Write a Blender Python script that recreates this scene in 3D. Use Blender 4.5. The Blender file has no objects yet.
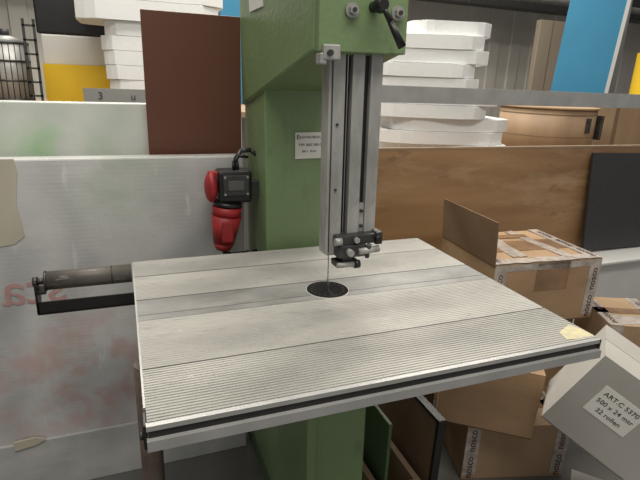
import bpy, bmesh, math, random
from mathutils import Vector, Matrix, Euler
random.seed(7)
COL=bpy.context.scene.collection
# ---------------------------------------------------------------- materials
def mat(name,c,rough=0.6,metal=0.0,ns=8.0,na=0.15,bump=0.0,c2=None,coat=0.0,stretch=(1,1,1),bs=None,detail=5,lo=0.3,hi=0.7,spec=None):
    m=bpy.data.materials.new(name); m.use_nodes=True
    nt=m.node_tree; b=nt.nodes['Principled BSDF']
    b.inputs['Roughness'].default_value=rough; b.inputs['Metallic'].default_value=metal
    if spec is not None: b.inputs['Specular IOR Level'].default_value=spec
    if coat: b.inputs['Coat Weight'].default_value=coat; b.inputs['Coat Roughness'].default_value=0.25
    tc=nt.nodes.new('ShaderNodeTexCoord'); mp=nt.nodes.new('ShaderNodeMapping'); mp.inputs['Scale'].default_value=stretch
    nz=nt.nodes.new('ShaderNodeTexNoise'); nz.inputs['Scale'].default_value=ns; nz.inputs['Detail'].default_value=detail
    rp=nt.nodes.new('ShaderNodeValToRGB')
    if c2 is None: c2=tuple(x*(1-na*2) for x in c)
    rp.color_ramp.elements[0].position=lo; rp.color_ramp.elements[0].color=(*c2,1)
    rp.color_ramp.elements[1].position=hi; rp.color_ramp.elements[1].color=(*c,1)
    nt.links.new(tc.outputs['Object'],mp.inputs[0]); nt.links.new(mp.outputs[0],nz.inputs['Vector'])
    nt.links.new(nz.outputs['Fac'],rp.inputs[0]); nt.links.new(rp.outputs[0],b.inputs['Base Color'])
    if bump:
        n2=nt.nodes.new('ShaderNodeTexNoise'); n2.inputs['Scale'].default_value=bs or ns*4; n2.inputs['Detail'].default_value=4
        bp=nt.nodes.new('ShaderNodeBump'); bp.inputs['Strength'].default_value=bump; bp.inputs['Distance'].default_value=0.01
        nt.links.new(mp.outputs[0],n2.inputs['Vector']); nt.links.new(n2.outputs['Fac'],bp.inputs['Height']); nt.links.new(bp.outputs[0],b.inputs['Normal'])
    return m
def _mix(m,fac,c):
    nt=m.node_tree; b=nt.nodes['Principled BSDF']; src=b.inputs['Base Color'].links[0].from_socket
    mx=nt.nodes.new('ShaderNodeMix'); mx.data_type='RGBA'; mx.inputs[7].default_value=(*c,1)
    nt.links.new(fac,mx.inputs[0]); nt.links.new(src,mx.inputs[6]); nt.links.new(mx.outputs[2],b.inputs['Base Color'])
def speck(m,c,scale=30,lo=0.66,hi=0.72,stretch=(1,1,1)):
    """worn / scratched marks mixed over the base colour"""
    nt=m.node_tree
    tc=nt.nodes.new('ShaderNodeTexCoord'); mp=nt.nodes.new('ShaderNodeMapping'); mp.inputs['Scale'].default_value=stretch; mp.inputs['Location'].default_value=(3.1,1.7,5.3)
    nz=nt.nodes.new('ShaderNodeTexNoise'); nz.inputs['Scale'].default_value=scale; nz.inputs['Detail'].default_value=6; nz.inputs['Roughness'].default_value=0.65
    rp=nt.nodes.new('ShaderNodeValToRGB'); rp.color_ramp.elements[0].position=lo; rp.color_ramp.elements[1].position=hi
    nt.links.new(tc.outputs['Object'],mp.inputs[0]); nt.links.new(mp.outputs[0],nz.inputs['Vector']); nt.links.new(nz.outputs['Fac'],rp.inputs[0])
    _mix(m,rp.outputs[0],c); return m
def lines(m,c,scale,direction='Z',strength=0.4,dist=1.0,dscale=0.4,bump=0.0):
    nt=m.node_tree
    tc=nt.nodes.new('ShaderNodeTexCoord'); wv=nt.nodes.new('ShaderNodeTexWave'); wv.bands_direction=direction; wv.inputs['Scale'].default_value=scale; wv.inputs['Distortion'].default_value=dist; wv.inputs['Detail Scale'].default_value=dscale
    mu=nt.nodes.new('ShaderNodeMath'); mu.operation='MULTIPLY'; mu.inputs[1].default_value=strength
    nt.links.new(tc.outputs['Object'],wv.inputs['Vector']); nt.links.new(wv.outputs['Fac'],mu.inputs[0]); _mix(m,mu.outputs[0],c); return m
def blob(m,center,radius,c,nscale=12,strength=0.7,lo=0.42,hi=0.62):
    """soft-edged stain/print colour around a point (object space)"""
    nt=m.node_tree
    tc=nt.nodes.new('ShaderNodeTexCoord'); mp=nt.nodes.new('ShaderNodeMapping'); mp.vector_type='POINT'
    mp.inputs['Scale'].default_value=tuple(1/r for r in radius); mp.inputs['Location'].default_value=tuple(-c0/r for c0,r in zip(center,radius))
    gr=nt.nodes.new('ShaderNodeTexGradient'); gr.gradient_type='SPHERICAL'
    nz=nt.nodes.new('ShaderNodeTexNoise'); nz.inputs['Scale'].default_value=nscale
    rp=nt.nodes.new('ShaderNodeValToRGB'); rp.color_ramp.elements[0].position=lo; rp.color_ramp.elements[1].position=hi
    mu=nt.nodes.new('ShaderNodeMath'); mu.operation='MULTIPLY'; m2=nt.nodes.new('ShaderNodeMath'); m2.operation='MULTIPLY'; m2.inputs[1].default_value=strength; m2.use_clamp=True
    L=nt.links.new
    L(tc.outputs['Object'],mp.inputs[0]);L(mp.outputs[0],gr.inputs[0]);L(tc.outputs['Object'],nz.inputs['Vector']);L(nz.outputs['Fac'],rp.inputs[0])
    L(gr.outputs['Fac'],mu.inputs[0]);L(rp.outputs[0],mu.inputs[1]);L(mu.outputs[0],m2.inputs[0]);_mix(m,m2.outputs[0],c); return m
GREEN=mat('green_paint',(0.190,0.278,0.130),0.36,ns=3,na=0.10,bump=0.15,bs=60); speck(GREEN,(0.10,0.14,0.078),9,0.58,0.78,(1,1,0.4)); speck(GREEN,(0.28,0.35,0.21),26,0.66,0.72,(1,1,0.5)); speck(GREEN,(0.08,0.09,0.07),45,0.72,0.75,(1,1,0.6))
GREEND=mat('green_paint_dark',(0.09,0.15,0.075),0.5,ns=3,na=0.12)
ALU=mat('table_aluminium',(0.38,0.373,0.345),0.5,0.15,ns=7,na=0.15,bump=0.08,stretch=(0.35,1,1)); speck(ALU,(0.23,0.228,0.21),5,0.48,0.78,(0.6,1.2,1)); speck(ALU,(0.21,0.21,0.20),30,0.58,0.76,(0.4,1.4,1)); speck(ALU,(0.50,0.49,0.45),70,0.66,0.72,(0.3,1,1))
ALUD=mat('table_strip_grey',(0.21,0.21,0.205),0.5,0.15,ns=6,na=0.16); speck(ALUD,(0.31,0.305,0.29),5,0.46,0.72,(0.6,1.4,1)); speck(ALUD,(0.13,0.13,0.125),14,0.60,0.74,(0.3,1,1))
RAIL=mat('rail_aluminium',(0.43,0.43,0.42),0.42,0.3,ns=12,na=0.1)
STEEL=mat('galvanised_steel',(0.45,0.45,0.43),0.45,0.3,ns=22,na=0.2,bump=0.05,stretch=(1,1,0.3)); speck(STEEL,(0.20,0.195,0.185),40,0.6,0.72,(1,1,0.3)); speck(STEEL,(0.20,0.19,0.175),9,0.55,0.72,(2,1,0.25))
STEELD=mat('dark_steel',(0.08,0.08,0.078),0.42,0.5,ns=20,na=0.25)
BLADE=mat('blade_steel',(0.5,0.48,0.45),0.3,0.9)
BLACK=mat('black_plastic',(0.012,0.012,0.013),0.4,ns=10,na=0.2)
MBLACK=mat('insert_black',(0.016,0.016,0.016),0.9,ns=30,na=0.2,spec=0.1)
MDARK=mat('insert_dark',(0.035,0.035,0.035),0.8,ns=30,na=0.2,spec=0.15)
RED=mat('red_plastic',(0.36,0.018,0.022),0.5,ns=10,na=0.15)
ROLL=mat('roller_tube',(0.17,0.155,0.14),0.5,0.3,ns=18,na=0.3,stretch=(0.4,1,1)); speck(ROLL,(0.34,0.32,0.29),25,0.56,0.66,(0.3,1,1))
RUST=mat('rusty_leg',(0.11,0.078,0.06),0.6,0.3,ns=25,c2=(0.055,0.042,0.036),bump=0.2)
CARD=mat('cardboard',(0.37,0.24,0.135),0.8,ns=4,na=0.12,bump=0.35,bs=6,stretch=(1,1,2)); speck(CARD,(0.25,0.155,0.085),5,0.56,0.76)
CARDL=mat('cardboard_light',(0.40,0.275,0.165),0.8,ns=4,na=0.12,bump=0.35,bs=6); speck(CARDL,(0.28,0.18,0.10),5,0.58,0.76)
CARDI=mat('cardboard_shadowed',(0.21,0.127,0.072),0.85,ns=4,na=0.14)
GBOX=mat('grey_board',(0.43,0.415,0.38),0.8,ns=3,na=0.09,bump=0.25,bs=5)
TAPE=mat('packing_tape',(0.50,0.44,0.39),0.25,ns=30,na=0.22,coat=0.7,bump=0.4,bs=30)
TAPEB=mat('brown_tape',(0.29,0.17,0.09),0.22,ns=12,na=0.2,coat=0.9,bump=0.3,bs=20)
TAPET=mat('tape_print',(0.06,0.025,0.025),0.5)
PAPER=mat('paper',(0.72,0.71,0.67),0.6,ns=5,na=0.03)
INK=mat('ink',(0.03,0.03,0.03),0.6)
FILM=mat('film_wrap',(0.58,0.58,0.57),0.35,ns=2.0,c2=(0.35,0.36,0.36),bump=0.9,bs=6,coat=0.3,detail=9,lo=0.36,hi=0.66)
lines(FILM,(0.32,0.33,0.33),22,'Z',0.20,1.2); lines(FILM,(0.65,0.65,0.64),1.1,'X',0.55,9,1.6)
speck(FILM,(0.70,0.70,0.69),6,0.60,0.72,(2.5,1,0.5))
blob(FILM,(0.28,0,0.42),(0.50,0.5,0.36),(0.50,0.29,0.27),11,0.9)
blob(FILM,(0.45,0,1.12),(0.34,0.5,0.2),(0.38,0.46,0.36),6,0.6)
blob(FILM,(0.75,0,0.75),(0.30,0.5,0.4),(0.49,0.42,0.41),5,0.6)
FILM2=mat('film_wrap_green',(0.62,0.64,0.59),0.35,ns=3,c2=(0.48,0.55,0.48),coat=0.3,bump=0.6,bs=8); blob(FILM2,(0.34,0,1.24),(0.24,0.5,0.13),(0.35,0.56,0.30),8,1.0); lines(FILM2,(0.68,0.69,0.66),1.5,'X',0.5,8,1.4)
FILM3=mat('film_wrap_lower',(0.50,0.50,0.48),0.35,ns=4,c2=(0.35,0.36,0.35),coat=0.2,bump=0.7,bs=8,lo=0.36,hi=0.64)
PINK=mat('faded_red_print',(0.50,0.30,0.285),0.45,ns=20,na=0.12)
BEIGE=mat('beige_patch',(0.54,0.50,0.40),0.35,ns=5,na=0.10,bump=0.4,bs=9,coat=0.3)
BROWN=mat('brown_board',(0.125,0.046,0.025),0.45,ns=3,na=0.05)
BLACKB=mat('black_board',(0.018,0.02,0.021),0.55,ns=150,c2=(0.04,0.04,0.04))
FOAM=mat('white_foam',(0.82,0.83,0.83),0.8,ns=40,na=0.02,bump=0.05)
WHITE=mat('white_lacquer',(0.60,0.60,0.58),0.5,ns=5,na=0.03)
YEL=mat('yellow_sign',(0.80,0.52,0.02),0.5,ns=5,na=0.04)
BLUE=mat('blue_panel',(0.045,0.25,0.43),0.5,ns=2,na=0.05)
GREYP=mat('grey_paint',(0.28,0.28,0.27),0.6,ns=5,na=0.08)
DGREY=mat('dark_grey_plastic',(0.10,0.10,0.10),0.5,ns=5,na=0.08)
TAN=mat('tan_wood',(0.36,0.25,0.155),0.6,ns=5,na=0.14,stretch=(1,1,0.2))
TAND=mat('tan_wood_dark',(0.20,0.135,0.08),0.6,ns=5,na=0.12)
DWOOD=mat('beige_wood',(0.33,0.275,0.21),0.6,ns=2,na=0.1,stretch=(1,1,0.3))
STICK=mat('worn_sticker',(0.58,0.52,0.28),0.6,ns=60,c2=(0.40,0.38,0.29))
PLY=mat('plywood',(0.41,0.245,0.12),0.36,ns=2.4,c2=(0.25,0.135,0.062),bump=0.04,stretch=(0.3,1,2.6),detail=9,lo=0.34,hi=0.66); speck(PLY,(0.49,0.35,0.21),4,0.52,0.78,(0.4,1,1.6)); speck(PLY,(0.17,0.09,0.045),7,0.60,0.75,(0.6,1,1.4)); speck(PLY,(0.19,0.11,0.06),40,0.66,0.74,(0.1,1,6))
FLOOR=mat('concrete_floor',(0.13,0.127,0.12),0.7,ns=3,na=0.15,bump=0.1)
CORR=mat('corrugated_sheet',(0.45,0.43,0.39),0.6,ns=2,na=0.05)

# ---------------------------------------------------------------- mesh builder
LEAN=[None]
class MB:
    def __init__(s): s.bm=bmesh.new(); s.mats=[]
    def mi(s,m):
        if m not in s.mats: s.mats.append(m)
        return s.mats.index(m)
    def _fin(s,vs,m,M):
        if M is not None: bmesh.ops.transform(s.bm,matrix=M,verts=vs)
        fs=set(f for v in vs for f in v.link_faces); k=s.mi(m)
        for f in fs: f.material_index=k
        return vs
    def box(s,x,y,z,m,M=None,bev=0.0):
        r=bmesh.ops.create_cube(s.bm,size=1.0); vs=r['verts']
        bmesh.ops.scale(s.bm,vec=(x[1]-x[0],y[1]-y[0],z[1]-z[0]),verts=vs)
        bmesh.ops.translate(s.bm,vec=((x[0]+x[1])/2,(y[0]+y[1])/2,(z[0]+z[1])/2),verts=vs)
        if bev:
            es=list(set(e for v in vs for e in v.link_edges))
            r=bmesh.ops.bevel(s.bm,geom=es,offset=bev,segments=2,affect='EDGES',profile=0.5)
            vs=r['verts']
        return s._fin(vs,m,M)
    def cyl(s,p0,p1,r,m,seg=20,r2=None,M=None,smooth=True):
        p0=Vector(p0);p1=Vector(p1);d=p1-p0
        q=bmesh.ops.create_cone(s.bm,cap_ends=True,segments=seg,radius1=r,radius2=r if r2 is None else r2,depth=d.length)
        vs=q['verts']; R=Matrix.Translation((p0+p1)/2)@d.to_track_quat('Z','Y').to_matrix().to_4x4()
        bmesh.ops.transform(s.bm,matrix=R,verts=vs)
        if smooth:
            for f in set(f for v in vs for f in v.link_faces):
                if len(f.verts)==4: f.smooth=True
        return s._fin(vs,m,M)
    def prism(s,poly,axis,lo,hi,m,M=None,bev=0.0):
        o=[a for a in range(3) if a!=axis]
        def mk(p,h):
            c=[0,0,0]; c[o[0]]=p[0]; c[o[1]]=p[1]; c[axis]=h; return s.bm.verts.new(c)
        a=[mk(p,lo) for p in poly]; b=[mk(p,hi) for p in poly]; n=len(poly)
        s.bm.faces.new(a); s.bm.faces.new(b[::-1])
        for i in range(n): s.bm.faces.new((a[i],b[i],b[(i+1)%n],a[(i+1)%n]))
        vs=a+b
        if bev:
            es=list(set(e for v in vs for e in v.link_edges))
            r=bmesh.ops.bevel(s.bm,geom=es,offset=bev,segments=2,affect='EDGES',profile=0.5)
            vs=r['verts']
        return s._fin(vs,m,M)
    def ell(s,c,r,m,M=None):
        q=bmesh.ops.create_uvsphere(s.bm,u_segments=20,v_segments=12,radius=1)
        bmesh.ops.scale(s.bm,vec=r,verts=q['verts']); bmesh.ops.translate(s.bm,vec=c,verts=q['verts'])
        for f in set(f for v in q['verts'] for f in v.link_faces): f.smooth=True
        return s._fin(q['verts'],m,M)
    def tube(s,pts,r,m,seg=10):
        for i in range(len(pts)-1):
            s.cyl(pts[i],pts[i+1],r,m,seg)
            q=bmesh.ops.create_uvsphere(s.bm,u_segments=seg,v_segments=6,radius=r)
            bmesh.ops.translate(s.bm,vec=pts[i+1],verts=q['verts']); s._fin(q['verts'],m,None)
    def done(s,name,parent=None,origin=None,M=None):
        bmesh.ops.recalc_face_normals(s.bm,faces=s.bm.faces)
        co=[v.co.copy() for v in s.bm.verts]
        if origin is None:
            lo=Vector((min(c[i] for c in co) for i in range(3))); hi=Vector((max(c[i] for c in co) for i in range(3)))
            origin=Vector(((lo.x+hi.x)/2,(lo.y+hi.y)/2,lo.z))
        else: origin=Vector(origin)
        for v in s.bm.verts: v.co-=origin
        me=bpy.data.meshes.new(name); s.bm.to_mesh(me); s.bm.free()
        for m in s.mats: me.materials.append(m)
        ob=bpy.data.objects.new(name,me); COL.objects.link(ob)
        W=Matrix.Translation(origin)
        if M is not None: W=M@W
        elif LEAN[0] is not None: W=LEAN[0]@W
        ob.matrix_world=W
        setp(ob,parent); return ob
WM={}
def setp(ob,parent):
    WM[ob.name]=ob.matrix_world.copy() if ob.name not in WM else WM[ob.name]
    if parent is not None:
        P=WM[parent.name]
        ob.parent=parent; ob.matrix_parent_inverse=Matrix.Identity(4)
        ob.matrix_basis=P.inverted()@WM[ob.name]
def empty(name,loc,label,cat,M=None,group=None,parent=None):
    e=bpy.data.objects.new(name,None); COL.objects.link(e); e.empty_display_size=0.1
    e.matrix_world=M if M is not None else Matrix.Translation(loc); WM[e.name]=e.matrix_world.copy()
    if label: top(e,label,cat,group)
    if parent: setp(e,parent)
    return e
def top(o,label,cat,group=None):
    o['label']=label; o['category']=cat
    if group: o['group']=group
    return o
def text(name,s,size,M,m,parent,ext=0.0004,align='CENTER',mirror=False,sx=1.0):
    cu=bpy.data.curves.new('t','FONT'); cu.body=s; cu.size=size; cu.align_x=align; cu.align_y='CENTER'; cu.extrude=ext; cu.resolution_u=3
    t=bpy.data.objects.new('t',cu); COL.objects.link(t)
    dg=bpy.context.evaluated_depsgraph_get(); me=bpy.data.meshes.new_from_object(t.evaluated_get(dg))
    bpy.data.objects.remove(t)
    me.transform(Matrix.Diagonal((-sx if mirror else sx,1,1,1)))
    me.materials.clear(); me.materials.append(m)
    if LEAN[0] is not None: M=LEAN[0]@M
    ob=bpy.data.objects.new(name,me); COL.objects.link(ob); ob.matrix_world=M; WM[ob.name]=M.copy(); setp(ob,parent); return ob
def T(x,y,z): return Matrix.Translation((x,y,z))
def RZ(a): return Matrix.Rotation(math.radians(a),4,'Z')
def RX(a): return Matrix.Rotation(math.radians(a),4,'X')
def RY(a): return Matrix.Rotation(math.radians(a),4,'Y')
FACE=RX(90)

# ---------------------------------------------------------------- camera
Xr=Vector((0.9338,0.0743,-0.3500));Yr=Vector((-0.3559,0.2937,-0.8872));Zr=Vector((0.0369,0.9531,0.3007))
R=Matrix((Xr,Yr,Zr)).to_quaternion().to_matrix()
cd=bpy.data.cameras.new('camera'); cam=bpy.data.objects.new('camera',cd); COL.objects.link(cam)
cd.lens=36*506/640; cd.clip_start=0.02
cam.matrix_world=Matrix.Translation((0,0,1.5))@R.to_4x4(); bpy.context.scene.camera=cam

# ---------------------------------------------------------------- room
def struct(o): o['kind']='structure'; return o
b=MB(); b.box((-5,11),(-3,8),(-0.1,0),FLOOR); struct(b.done('floor'))
b=MB()
n=34; poly=[]
for i in range(n):
    x=-5+16*i/n; d=16/n
    poly+= [(x,8.0),(x+d*0.44,8.0),(x+d*0.47,8.03),(x+d*0.97,8.03)]
poly+=[(11,8.2),(-5,8.2)]
b.prism(poly,2,0,5,CORR); struct(b.done('wall_back'))
b=MB(); b.box((11,11.1),(-3,8.2),(0,5),GREYP); struct(b.done('wall_right'))
b=MB(); b.box((-5.1,-5),(-3,8.2),(0,5),GREYP); struct(b.done('wall_left'))

# ---------------------------------------------------------------- band saw
saw=empty('band_saw',(0.53,1.5,0),'green steel band saw with large grooved aluminium table','band saw')
LEAN[0]=T(0.5,0,0.95)@RY(-1.1)@T(-0.5,0,-0.95)
b=MB()
b.prism([(1.88,0.08),(1.60,0.08),(1.60,1.60),(1.88,1.60)],0,0.435,0.64,GREEN,bev=0.006)
b.done('column',saw)
b=MB()
b.prism([(1.14,1.562),(1.880,1.405),(1.880,2.15),(1.30,2.2),(1.14,2.05)],0,0.425,0.655,GREEN,bev=0.008)
b.box((0.432,0.652),(1.118,1.145),(1.562,2.05),GREEN,bev=0.003)
b.box((0.450,0.640),(1.114,1.12),(1.70,2.03),GREEN,bev=0.003)
b.done('upper_wheel_housing',saw)
b=MB()
b.prism([(1.10,0.08),(1.87,0.08),(1.87,0.60),(1.70,0.70),(1.10,0.66)],0,0.405,0.592,GREEN,bev=0.008)
b.box((0.405,0.432),(1.085,1.105),(0.09,0.66),GREEN,bev=0.003)
b.box((0.455,0.58),(1.2,1.5),(0.66,0.90),STEELD)
b.done('lower_wheel_housing',saw)
for x in (0.508,0.622):
    b=MB(); b.cyl((x,1.118,1.650),(x,1.110,1.650),0.016,STEEL); b.cyl((x,1.110,1.650),(x,1.100,1.650),0.010,STEEL,6,smooth=False)
    b.cyl((x,1.100,1.650),(x,1.096,1.650),0.005,STEELD,12)
    b.done('bolt',saw)
b=MB(); b.cyl((0.562,1.118,1.660),(0.562,1.082,1.660),0.012,BLACK); b.cyl((0.562,1.085,1.660),(0.562,1.066,1.660),0.017,BLACK,r2=0.012)
b.tube([(0.562,1.075,1.660),(0.578,1.064,1.625),(0.606,1.058,1.58)],0.006,BLACK)
b.cyl((0.578,1.064,1.625),(0.608,1.058,1.575),0.0065,BLACK,r2=0.0095)
b.done('clamp_lever',saw)
pl=MB(); pl.box((0.536,0.640),(1.5955,1.5985),(1.248,1.334),PAPER); lp=pl.done('maker_plate',saw)
text('maker_text','ELEKTRA BECKUM',0.0105,T(0.593,1.5952,1.318)@FACE,INK,lp)
text('logo_text','E',0.022,T(0.5455,1.5952,1.318)@FACE,INK,lp)
text('model_text','TYP: BAS 500 G',0.0125,T(0.588,1.5952,1.293)@FACE,INK,lp)
text('data_text','380 V   50 Hz',0.009,T(0.584,1.5952,1.272)@FACE,INK,lp)
b=MB(); b.box((0.421,0.425),(1.56,1.72),(1.70,1.76),PAPER); b.done('warning_sticker',saw)

gp=empty('blade_guide',(0.53,1.16,1.05),None,None,parent=saw)
GY=1.148
b=MB()
t=0.005; XA=0.471; XB=0.512
b.prism([(XA,GY),(XA,GY+0.045),(XA+t,GY+0.045),(XA+t,GY+t),(XB-t,GY+t),(XB-t,GY+0.045),(XB,GY+0.045),(XB,GY)],2,1.070,1.575,STEEL)
b.box((XA+0.007,XA+0.010),(GY-0.0015,GY),(1.075,1.56),STEELD)
for z in (1.11,1.24,1.40):
    b.cyl((0.494,GY,z),(0.494,GY-0.003,z),0.0035,STEELD,10)
b.done('guide_channel',gp)
b=MB(); b.box((0.513,0.530),(GY+0.018,GY+0.045),(1.10,1.575),BLACK); b.done('guide_slot',gp)
b=MB(); b.box((0.5195,0.521),(GY+0.005,GY+0.017),(1.09,1.56),BLADE); b.done('scale_strip',gp)
b=MB(); b.box((0.530,0.562),(GY-0.002,GY+0.045),(1.115,1.575),STEEL,bev=0.002); b.done('guide_bar',gp)
b=MB(); b.box((0.563,0.577),(GY+0.012,GY+0.045),(1.115,1.575),BLACK); b.box((0.563,0.577),(GY+0.003,GY+0.04),(1.112,1.20),STEEL)
for z in (1.14,1.18): b.cyl((0.570,GY+0.003,z),(0.570,GY-0.003,z),0.0045,STEELD,8)
b.done('guide_slot',gp)
b=MB(); b.box((0.578,0.610),(GY-0.002,GY+0.045),(1.115,1.575),STEEL,bev=0.002); b.done('guide_bar',gp)
b=MB(); b.box((0.440,0.482),(1.108,GY-0.003),(1.545,1.578),STEEL,bev=0.003); b.box((0.433,0.450),(1.11,1.14),(1.535,1.56),STEEL,bev=0.003)
b.cyl((0.455,1.108,1.56),(0.455,1.100,1.56),0.007,STEELD,8); b.done('clamp_bracket',gp)
b=MB()
b.box((0.492,0.618),(1.122,1.19),(1.098,1.124),STEELD,bev=0.003)
b.box((0.495,0.575),(1.115,1.17),(1.066,1.100),STEELD,bev=0.004)
b.box((0.484,0.528),(1.17,1.215),(1.058,1.09),STEELD,bev=0.003)
b.box((0.60,0.620),(1.117,1.16),(1.094,1.128),STEELD,bev=0.003)
b.cyl((0.523,1.116,1.084),(0.523,1.098,1.084),0.009,STEEL)
b.cyl((0.55,1.115,1.081),(0.608,1.115,1.084),0.009,STEEL)
b.cyl((0.578,1.120,1.062),(0.578,1.110,1.10),0.006,STEELD)
b.box((0.492,0.555),(1.118,1.16),(1.040,1.056),STEELD,bev=0.003)
b.cyl((0.492,1.12,1.048),(0.540,1.118,1.046),0.007,STEEL)
b.cyl((0.542,1.12,1.046),(0.556,1.12,1.046),0.011,BLACK)
b.box((0.510,0.54),(1.125,1.17),(1.05,1.07),STEELD,bev=0.003)
b.cyl((0.485,1.118,1.112),(0.503,1.118,1.112),0.010,STEEL)
b.cyl((0.604,1.122,1.112),(0.604,1.106,1.112),0.008,BLACK,6)
b.cyl((0.545,1.122,1.112),(0.545,1.112,1.112),0.008,STEEL,6)
b.done('guide_block',gp)
b=MB(); b.box((0.4983,0.4989),(1.189,1.196),(0.88,1.58),BLADE)
for i in range(62):
    z=0.885+i*0.011; b.prism([(1.189,z),(1.187,z+0.001),(1.189,z+0.006)],0,0.4983,0.4989,BLADE)
b.done('saw_blade',saw)
b=MB(); b.box((0.405,0.60),(1.05,1.88),(0.0,0.08),GREEND,bev=0.004); b.done('base_plate',saw)
LEAN[0]=None
b=MB()
b.box((0.288,0.402),(1.665,1.75),(1.09,1.20),BLACK,bev=0.010)
b.box((0.400,0.44),(1.69,1.745),(1.11,1.16),STEELD,bev=0.003)
b.tube([(0.36,1.71,1.20),(0.355,1.71,1.235),(0.375,1.715,1.262),(0.41,1.73,1.262),(0.44,1.74,1.24)],0.008,STEELD)
b.tube([(0.345,1.70,1.20),(0.345,1.70,1.225),(0.365,1.705,1.245),(0.395,1.715,1.24)],0.005,BLACK)
b.done('power_inlet',saw)
b=MB(); b.box((0.302,0.390),(1.658,1.667),(1.118,1.187),STEELD,bev=0.003); b.box((0.318,0.372),(1.654,1.66),(1.137,1.170),DGREY,bev=0.002)
for x in (0.308,0.384):
    for z in (1.124,1.181): b.cyl((x,1.658,z),(x,1.655,z),0.004,STEEL,10)
b.done('inlet_cover',saw)
b=MB(); b.ell((0.266,1.69,1.145),(0.022,0.045,0.052),RED); b.box((0.258,0.290),(1.68,1.71),(1.182,1.197),RED,bev=0.003); b.done('inlet_flap',saw)
b=MB(); b.cyl((0.322,1.69,1.092),(0.320,1.69,1.078),0.048,BLACK,28); b.done('inlet_collar',saw)

# table
tb=empty('saw_table',(0.5,1.15,0.9),None,None,parent=saw)
def plate(y0,y1,pitch,depth,m,x0=0.003,x1=1.006,ztop=0.95,th=0.022):
    b=MB(); pts=[(y0,ztop-th),(y0,ztop)]
    nn=max(1,int((y1-y0-0.006)/pitch)); g=(y1-y0-0.004)/nn
    y=y0+0.004
    for i in range(nn):
        pts+=[(y+g*0.1,ztop),(y+g*0.22,ztop-depth),(y+g*0.42,ztop-depth),(y+g*0.54,ztop)]; y+=g
    pts+=[(y1,ztop),(y1,ztop-th)]
    b.prism(pts,0,x0,x1,m); b.done('table_plate',tb)
plate(1.428,1.556,0.0085,0.0012,ALU); plate(1.262,1.423,0.0085,0.0011,ALU)
plate(0.925,1.138,0.0085,0.0010,ALU); plate(0.757,0.920,0.0080,0.0015,ALU)
b=MB(); b.box((0.003,1.006),(1.141,1.168),(0.930,0.9495),ALUD); b.done('table_strip',tb)
b=MB(); b.box((0.003,1.006),(1.171,1.259),(0.930,0.9492),ALUD); b.done('table_strip',tb)
b=MB(); b.box((0.005,1.0),(0.76,1.55),(0.915,0.9275),STEELD); b.done('table_frame',tb)
b=MB()
b.cyl((0.4985,1.193,0.945),(0.4985,1.193,0.9506),0.060,RAIL,48)
b.cyl((0.4985,1.193,0.950),(0.4985,1.193,0.9510),0.0575,MBLACK,48)
for i in range(18):
    a=i*math.pi/9; b.cyl((0.4985+0.045*math.cos(a),1.193+0.045*math.sin(a),0.9505),(0.4985+0.045*math.cos(a),1.193+0.045*math.sin(a),0.9513),0.0038,MDARK,8)
b.box((0.4965,0.5005),(1.139,1.19),(0.9505,0.9514),MDARK)
b.done('table_insert',tb)
b=MB()
b.prism([(0.757,0.9485),(0.745,0.9485),(0.745,0.939),(0.752,0.939),(0.752,0.924),(0.738,0.924),(0.738,0.904),(0.757,0.904)],0,0.001,1.008,RAIL)
b.done('front_rail',tb)
b=MB(); b.box((0.004,1.005),(0.7475,0.7525),(0.9245,0.9385),BLACK); b.done('rail_slot',tb)
b=MB(); b.box((-0.004,0.003),(0.75,0.79),(0.900,0.948),BLACK,bev=0.002); b.cyl((-0.004,0.77,0.915),(-0.010,0.77,0.915),0.007,STEELD)
b.done('end_cap',tb)
b=MB(); b.box((-0.001,0.0035),(0.80,1.557),(0.925,0.948),RAIL); b.done('side_trim',tb)
b=MB(); b.box((1.005,1.0095),(0.745,1.557),(0.906,0.948),STEELD); b.done('side_trim',tb)
b=MB(); b.prism([(0.925,0.768),(0.95,0.762),(1.004,0.762),(1.004,0.80),(0.99,0.825),(0.962,0.812),(0.935,0.80)],2,0.9495,0.9506,STICK); b.done('worn_sticker',tb)
b=MB(); b.cyl((0.010,1.0,0.0),(0.010,1.0,0.918),0.024,RUST,24); b.cyl((0.010,1.0,0.0),(0.010,1.0,0.012),0.05,RUST); b.done('table_leg',tb)
rs=empty('roller_support',(-0.1,1.5,0.85),None,None,parent=tb)
b=MB(); b.cyl((-0.232,1.52,0.928),(-0.004,1.52,0.928),0.027,ROLL,28); b.cyl((-0.258,1.52,0.928),(-0.232,1.52,0.928),0.009,STEELD); b.cyl((-0.236,1.52,0.928),(-0.230,1.52,0.928),0.0285,STEELD); b.cyl((-0.06,1.52,0.928),(-0.056,1.52,0.928),0.0275,STEELD); b.done('roller',rs)
b=MB()
b.box((-0.258,-0.001),(1.487,1.493),(0.842,0.876),BLACK)
b.box((-0.258,-0.001),(1.487,1.52),(0.838,0.844),BLACK)
b.box((-0.260,-0.254),(1.487,1.54),(0.84,0.935),BLACK)
b.box((-0.256,-0.232),(1.487,1.54),(0.90,0.906),BLACK)
b.cyl((-0.266,1.52,0.928),(-0.254,1.52,0.928),0.013,STEELD)
b.done('bracket',rs)

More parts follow.
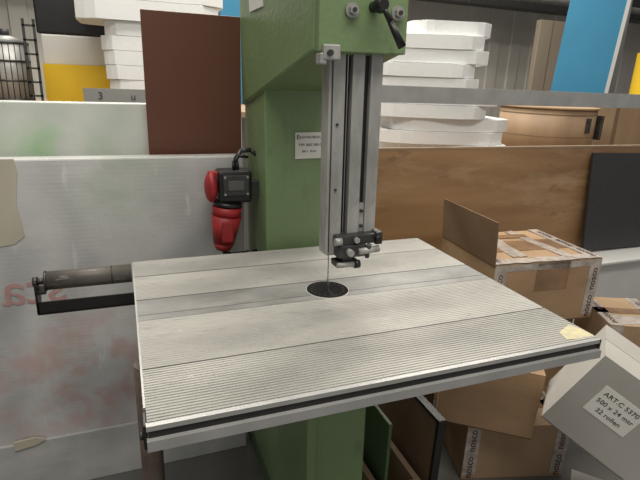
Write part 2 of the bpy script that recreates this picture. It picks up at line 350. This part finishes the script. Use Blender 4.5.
pg=empty('power_plug',(0.31,1.69,0.9),'red industrial power plug hanging from black socket on the green column','plug')
b=MB(); b.cyl((0.320,1.69,1.076),(0.317,1.69,1.045),0.050,RED,28,r2=0.049)
b.done('plug_collar',pg)
b=MB()
b.cyl((0.317,1.69,1.044),(0.305,1.69,0.945),0.052,RED,24,r2=0.036)
b.cyl((0.305,1.69,0.945),(0.303,1.69,0.922),0.036,RED,24,r2=0.026)
b.box((0.292,0.330),(1.634,1.660),(0.960,1.035),RED,bev=0.006)
b.done('plug_handle',pg)
b=MB(); b.tube([(0.303,1.69,0.928),(0.312,1.71,0.900),(0.34,1.73,0.885),(0.39,1.735,0.885),(0.434,1.735,0.89)],0.008,BLACK); b.done('cable',pg)

# ---------------------------------------------------------------- wrapped sheets behind
ws=empty('wrapped_sheet_stack',(0,1.8,0),'stack of sheets in cloudy plastic film with faded red print','wrapped sheets')
b=MB(); b.box((-1.3,0.398),(1.78,1.84),(0.02,1.235),FILM,bev=0.006); b.done('film_sheet',ws,origin=(-0.451,1.81,0.02))
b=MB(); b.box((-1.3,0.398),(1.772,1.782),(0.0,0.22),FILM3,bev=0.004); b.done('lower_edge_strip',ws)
text('faded_print','sta',0.165,T(-0.31,1.7785,0.805)@FACE,PINK,ws,ext=0.0008,mirror=True,sx=1.05)
b=MB(); b.prism([(-0.46,1.236),(-0.315,1.236),(-0.31,1.20),(-0.325,1.10),(-0.315,0.99),(-0.345,0.965),(-0.46,0.95)],1,1.7775,1.781,BEIGE); b.done('tape_patch',ws)
b=MB(); b.prism([(-0.44,0.235),(-0.37,0.24),(-0.34,0.225),(-0.37,0.21),(-0.44,0.20)],1,1.765,1.773,BEIGE); b.done('tape_patch',ws)
b=MB(); b.box((-1.3,0.10),(1.93,1.98),(0.0,1.40),FILM2,bev=0.005); o=b.done('insulation_sheet',origin=(-0.6,1.95,0)); top(o,'pale green sheet in cloudy film standing behind sheet stack','insulation sheet')
b=MB(); b.box((0.085,0.415),(1.888,1.904),(0.0,1.70),BROWN,bev=0.002); o=b.done('brown_board'); top(o,'plain dark brown board standing upright behind green saw','board')

# ---------------------------------------------------------------- partition plywood, rail
b=MB(); b.box((0.75,3.6),(2.25,2.275),(0.0,1.18),PLY); b.box((0.75,3.6),(2.248,2.28),(1.18,1.19),TAN); o=b.done('plywood_partition'); top(o,'tall plywood partition sheet with pale top edge','plywood sheet')
b=MB()
b.prism([(2.25,1.41),(2.25,1.49),(2.30,1.49),(2.30,1.483),(2.257,1.483),(2.257,1.417),(2.30,1.417),(2.30,1.41)],0,0.7,4.0,RAIL)
b.box((3.7,3.76),(2.26,2.30),(0,1.49),RAIL); b.box((0.7,0.745),(2.26,2.30),(0,1.49),RAIL)
o=b.done('guard_rail'); top(o,'grey metal guard rail running above plywood partition','rail')
b=MB(); b.box((2.46,3.5),(2.02,2.22),(0.0,0.53),WHITE,bev=0.01); o=b.done('storage_chest'); b=MB(); b.box((2.44,3.52),(1.98,2.235),(0.53,0.55),WHITE,bev=0.006); b.done('lid',o); top(o,'low white storage chest against the plywood partition','chest')
b=MB(); b.box((0,0.75),(0,0.018),(0,0.59),BLACKB,bev=0.003); o=b.done('black_board',M=T(2.58,2.15,0.567)@RX(-7)@RY(1)); top(o,'speckled black board leaning on plywood partition','board')

# ---------------------------------------------------------------- cartons
def carton(name,M,w,d,h,label,mb=CARD,open_flap=None,tape=True,ttext='nosco',cat='cardboard box',side_tape=True,mtop=None,patches=(),fpatches=()):
    e=empty(name,(0,0,0),label,cat,M=M)
    t=0.005; mtop=mtop or mb
    b=MB()
    b.box((-w/2,w/2),(-d/2,-d/2+t),(0,h),mb); b.box((-w/2,w/2),(d/2-t,d/2),(0,h),mb)
    b.box((-w/2,-w/2+t),(-d/2+t,d/2-t),(0,h),mb); b.box((w/2-t,w/2),(-d/2+t,d/2-t),(0,h),mb)
    b.box((-w/2,w/2),(-d/2,d/2),(0,t),CARDI)
    b.done('body',e,origin=(0,0,0),M=M)
    def flap(pts,T2,mm=None): 
        b=MB(); b.prism(pts,2,0,0.004,mm or mtop); b.done('flap',e,origin=(0,0,0),M=M@T2)
    hd=d/2; z1=0.0045
    if open_flap is None:
        flap([(-w/2,0),(w/2,0),(w/2,hd-0.002),(-w/2,hd-0.002)],T(0,-d/2,h))
        flap([(-w/2,0),(w/2,0),(w/2,hd-0.002),(-w/2,hd-0.002)],T(0,d/2,h)@RZ(180))
    else:
        flap([(-w/2,0),(w/2,0),(w/2,hd-0.002),(-w/2,hd-0.002)],T(0,-d/2,h)@RX(1))
        flap([(-w/2,0),(w/2,0),(w/2,hd-0.002),(-w/2,hd-0.002)],T(0,d/2,h)@RZ(180)@RX(1))
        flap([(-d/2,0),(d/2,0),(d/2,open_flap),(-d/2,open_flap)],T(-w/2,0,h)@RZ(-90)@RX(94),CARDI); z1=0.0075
    if tape:
        tw=0.055
        b=MB()
        if open_flap is None: b.box((-w/2-0.001,w/2+0.001),(-tw/2,tw/2),(h+z1,h+z1+0.0015),TAPEB if side_tape else TAPE)
        if side_tape:
            for sx in (-1,1):
                x0=sx*(w/2-tw*0.5)
                b.box((x0-tw/2,x0+tw/2),(-d/2-0.0012,-d/2),(0.02,h),TAPE)
                b.box((x0-tw/2,x0+tw/2),(-d/2,d/2),(h+z1,h+z1+0.0015),TAPE)
        for k,(xa,xb,ya,yb,mm,ro) in enumerate(patches):
            q=[(xa,ya)]+[(xa+(xb-xa)*i/9,ya+random.uniform(-.005,.005)) for i in range(1,9)]+[(xb,ya)]+[(xb+random.uniform(-.005,.005),ya+(yb-ya)*i/5) for i in range(1,5)]+[(xb,yb)]+[(xb+(xa-xb)*i/9,yb+random.uniform(-.006,.006)) for i in range(1,9)]+[(xa,yb)]
            b.prism(q,2,h+z1,h+z1+0.001+0.0004*k,mm,M=RZ(ro))
        for (xa,xb,za,zb,mm) in fpatches:
            b.box((xa,xb),(-d/2-0.0012,-d/2),(za,zb),mm)
        tp=b.done('tape',e,origin=(0,0,0),M=M)
        if side_tape:
            for sx in (-1,1):
                x0=sx*(w/2-tw*0.5)
                zz=0.06
                while zz<h-0.03:
                    text('tape_text',ttext,0.042,M@T(x0,-d/2-0.0016,zz)@FACE@RZ(90),TAPET,tp,ext=0.0006); zz+=0.125
                yy=-d/2+0.07
                while yy<d/2-0.03:
                    text('tape_text',ttext,0.042,M@T(x0,yy,h+z1+0.0022)@RZ(90),TAPET,tp,ext=0.0006); yy+=0.13
        elif open_flap is None:
            xx=-w/2+0.07
            while xx<w/2-0.03:
                text('tape_text',ttext,0.030,M@T(xx,0,h+z1+0.0022),TAPET,tp); xx+=0.12
    return e
carton('cardboard_box',T(1.63,1.79,0.0)@RZ(-4),0.54,0.44,0.545,'large brown cardboard box at the bottom of the pile',side_tape=False)
carton('cardboard_box',T(1.615,1.68,0.553)@RZ(-5),0.52,0.42,0.272,'opened brown cardboard box with raised flap and printed tape',open_flap=0.18,mb=CARD,
   patches=((-0.205,0.205,-0.07,0.06,TAPEB,0),(-0.205,0.205,-0.21,-0.16,TAPE,0),(-0.12,-0.05,-0.15,0.19,TAPE,-5),(0.08,0.13,-0.19,0.19,TAPE,5),(-0.20,0.12,0.10,0.15,TAPEB,-4)),
   fpatches=((-0.06,0.10,0.15,0.272,TAPEB),(-0.205,0.205,0.245,0.272,TAPE)))
carton('cardboard_box',T(2.01,1.41,0.0)@RZ(-24),0.26,0.30,0.575,'small brown cardboard box with printed tape beside grey carton',mb=CARDL,patches=((-0.1,0.1,-0.13,-0.05,TAPE,3),))
carton('cardboard_box',T(1.05,1.75,0.0)@RZ(-10),0.34,0.26,0.48,'brown cardboard box with shade in its colour, standing on floor under the table',side_tape=False,mb=CARDI)  # darker cardboard colour paints in the shade below the table
carton('cardboard_box',T(1.40,1.385,0.0)@RZ(-16),0.42,0.27,0.245,'low brown cardboard box with printed tape on floor',mb=CARDL)
carton('cardboard_box',T(1.265,1.378,0.262)@RZ(-35)@RY(2),0.35,0.26,0.27,'brown cardboard box lying across the lower box',mb=CARD,side_tape=False)
Pg=(1.215,1.045,0.475)
Mg=T(*Pg)@RZ(-50)@RY(27)@T(0.29,0.12,0)
g=carton('grey_box',Mg,0.58,0.24,0.30,'grey carton with white paper label tilted on the pile',mb=GBOX,tape=False,cat='carton')
b=MB(); b.box((-0.228,-0.092),(-0.1215,-0.12),(0.120,0.228),PAPER); lb=b.done('paper_label',g,origin=(0,0,0),M=Mg)
for s,z in (('ART.C 5370',0.204),('500 x 24 mtr',0.174),('32 rollen',0.144)):
    text('label_text',s,0.022,Mg@T(-0.160,-0.1220,z)@FACE,INK,lb)
carton('grey_box',T(1.49,0.87,0.0)@RZ(-50),0.36,0.20,0.17,'low grey carton on floor beneath tilted grey carton',mb=GBOX,tape=False,cat='carton')
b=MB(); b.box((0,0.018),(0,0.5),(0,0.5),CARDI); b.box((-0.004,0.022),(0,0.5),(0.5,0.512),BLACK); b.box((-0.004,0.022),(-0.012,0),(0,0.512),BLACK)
o=b.done('leaning_board',M=T(0.842,1.10,0.0)@RY(1)); top(o,'dark brown board with black edging standing under the table','board')
b=MB()
b.box((0.66,0.82),(1.10,1.12),(0,0.28),TAN); b.box((0.66,0.82),(1.42,1.44),(0,0.28),TAN); b.box((0.66,0.68),(1.12,1.42),(0,0.28),TAN); b.box((0.80,0.82),(1.12,1.42),(0,0.28),TAN); b.box((0.66,0.82),(1.10,1.44),(0,0.02),TAN)
o=b.done('wooden_crate'); top(o,'small open wooden crate on floor beside saw base','crate')
b=MB(); b.box((0.70,0.712),(1.135,1.41),(0.022,0.50),GREEND,bev=0.002); o=b.done('green_sheet'); top(o,'grey green sheet standing upright in wooden crate','sheet')

# ---------------------------------------------------------------- left storage
def rack(name,x0,x1,y0,y1,z,label):
    e=empty(name,((x0+x1)/2,(y0+y1)/2,0),label,'workbench')
    b=MB(); b.box((x0,x1),(y0,y1),(z-0.04,z),TAN,bev=0.004); b.done('bench_top',e)
    for x in (x0+0.05,x1-0.05):
        for y in (y0+0.05,y1-0.05):
            b=MB(); b.box((x-0.035,x+0.035),(y-0.035,y+0.035),(0,z-0.04),GREYP); b.done('leg',e)
rack('storage_bench',-1.6,1.05,3.3,4.4,1.29,'high workbench carrying foam slabs and signs')
b=MB(); b.box((-0.46,-0.02),(4.0,4.05),(1.29,1.54),YEL); s=b.done('yellow_sign'); top(s,'plain yellow sign board standing on bench','sign')
b=MB(); b.box((-0.46,-0.02),(4.06,4.2),(1.29,1.73),WHITE,bev=0.01); o=b.done('white_case'); top(o,'white case behind yellow sign','case')
b=MB(); b.box((-0.48,-0.03),(4.06,4.22),(1.732,2.1),BLACK,bev=0.012); o=b.done('black_case'); top(o,'black case stacked on white case','case')
b=MB(); b.box((-0.19,0.16),(3.32,3.35),(1.29,1.408),GREYP); o=b.done('grey_profile'); top(o,'grey marked profile lying on bench','profile')
text('mark_text','3',0.06,T(-0.10,3.318,1.365)@FACE,INK,o); text('mark_text','u',0.06,T(0.08,3.318,1.365)@FACE,INK,o)
bk=MB(); cx,cy=-0.66,4.0
bk.cyl((cx,cy,1.29),(cx,cy,1.66),0.128,RAIL,40)
for z in (1.30,1.42,1.54,1.65): bk.cyl((cx,cy,z),(cx,cy,z+0.012),0.133,STEELD,40)
for i in range(24):
    a=i*math.pi/12; bk.cyl((cx+0.129*math.cos(a),cy+0.129*math.sin(a),1.29),(cx+0.129*math.cos(a),cy+0.129*math.sin(a),1.655),0.003,STEELD,5)
bk.cyl((cx,cy,1.66),(cx,cy,1.70),0.128,RAIL,40,r2=0.04); bk.cyl((cx,cy,1.70),(cx,cy,1.74),0.03,STEELD,20)
o=bk.done('metal_canister'); top(o,'round grey metal canister with dark bands on bench','canister')
b=MB()
for x in (-0.535,-0.475): b.box((x,x+0.015),(3.85,3.865),(1.29,1.80),STEELD)
for k in range(6): b.box((-0.535,-0.46),(3.85,3.865),(1.33+k*0.085,1.342+k*0.085),STEELD)
o=b.done('small_ladder_frame'); top(o,'dark narrow metal ladder frame standing on bench','frame')
def slab(name,x,y,z,w,d,h,rot,label,group,corner=1.22):
    b=MB(); pts=[]
    for i in range(40):
        a=i*2*math.pi/40
        r=min(1/max(abs(math.cos(a)),abs(math.sin(a))),corner)
        pts.append((w/2*r*math.cos(a),d/2*r*math.sin(a)))
    b.prism(pts,2,0,h,FOAM,bev=0.003)
    o=b.done(name,origin=(0,0,0),M=T(x,y,z)@RZ(rot)); top(o,label,'foam slab',group); return o
z=1.29
for i in range(6):
    slab('foam_slab',0.19+random.uniform(-.02,.02),3.75,z,0.50+random.uniform(-.03,.03),0.5,0.083,random.uniform(-3,3),'white foam slab in a stack on bench','foam slabs on bench')
    z+=0.085
for i in range(2):
    slab('foam_slab',0.22+0.03*i,3.75,z,0.85,0.55,0.115,random.uniform(-3,3),'wide thick white foam slab topping the stack','foam slabs on bench'); z+=0.117
b=MB(); b.box((0.78,0.98),(4.25,4.30),(1.29,2.3),BLUE); o=b.done('blue_strip_board'); top(o,'narrow blue board standing on bench','board')

# right storage
rack('storage_bench',1.2,5.3,2.55,4.3,0.98,'long workbench behind plywood partition')
z=0.98; xs=[2.00,2.04,1.98,2.03,1.90,1.95,1.86,1.84,1.88,1.86,1.97]; wd=[0.98,0.96,0.98,0.94,0.84,0.90,0.78,0.74,0.82,0.78,0.60]
for i in range(11):
    slab('foam_slab',xs[i],3.0,z,wd[i]*0.85,0.54,0.0785,-20+random.uniform(-7,7),'thick white rounded foam slab stacked behind the guard rail','foam slabs behind rail',corner=1.2); z+=0.0805
b=MB(); b.cyl((3.56,3.62,0.98),(3.56,3.62,1.345),0.40,TAN,64); b.cyl((3.56,3.62,1.345),(3.56,3.62,1.36),0.415,CARDL,64)
b.cyl((3.56,3.62,1.12),(3.56,3.62,1.126),0.403,TAND,64); b.cyl((3.56,3.62,1.30),(3.56,3.62,1.306),0.403,TAND,64)
b.box((3.60,3.64),(3.205,3.23),(1.16,1.28),STEELD); b.box((3.80,3.83),(3.25,3.30),(1.10,1.30),STEELD); o=b.done('wooden_drum'); top(o,'round wooden drum with dark latch on workbench behind rail','drum')
b=MB(); b.box((4.25,5.2),(3.5,4.1),(0.98,1.42),TAND,bev=0.005); b.box((4.30,5.15),(3.49,3.5),(1.02,1.38),TAN); o=b.done('wooden_cabinet'); b=MB(); b.box((4.62,4.66),(3.47,3.49),(1.16,1.24),STEELD); b.done('handle',o); top(o,'small tan wooden cabinet with dark handle','cabinet')
b=MB(); b.box((0,0.60),(0,0.03),(0,2.7),BLUE); b.box((0.60,0.64),(-0.005,0.035),(0,2.7),WHITE); o=b.done('room_divider',M=T(4.93,5.11,0.03)@RZ(-35)@RY(2.8)); top(o,'tall plain blue divider panel behind the workbench','divider panel')
b=MB(); b.box((6.25,6.45),(5.4,5.6),(0,3.4),GREYP); o=b.done('grey_post'); top(o,'pale grey square steel post','post')
b=MB(); b.box((5.80,5.95),(4.5,4.65),(0,1.95),YEL); o=b.done('yellow_post'); top(o,'short yellow square safety post','post')
b=MB(); b.box((6.35,7.3),(6.9,7.0),(0,2.55),DWOOD,bev=0.01); b.box((6.60,6.615),(6.895,6.905),(0,2.54),TAND); o=b.done('wooden_board'); top(o,'beige wooden board standing at hall wall','board')
b=MB(); b.box((-5,11),(7.3,7.6),(2.75,3.2),STEELD); struct(b.done('trim_1'))
b=MB(); b.cyl((-5,7.0,2.85),(11,7.0,2.85),0.05,STEEL); struct(b.done('trim_2'))

# ---------------------------------------------------------------- lights
def area(name,loc,sx,sy,e,c=(1,0.94,0.84)):
    l=bpy.data.lights.new(name,'AREA'); l.shape='RECTANGLE'; l.size=sx; l.size_y=sy; l.energy=e; l.color=c
    o=bpy.data.objects.new(name,l); COL.objects.link(o); o.location=loc; return o
area('ceiling_lamp',(0.2,-0.2,4.2),3.5,0.8,105)
area('ceiling_lamp',(0.8,2.6,4.2),4.5,0.8,130)
area('ceiling_lamp',(2.0,5.2,4.4),6.0,0.8,330)
w=bpy.data.worlds.new('w'); bpy.context.scene.world=w; w.use_nodes=True
w.node_tree.nodes['Background'].inputs[0].default_value=(1.0,0.97,0.93,1); w.node_tree.nodes['Background'].inputs[1].default_value=0.43
bpy.context.scene.view_settings.view_transform='Standard'
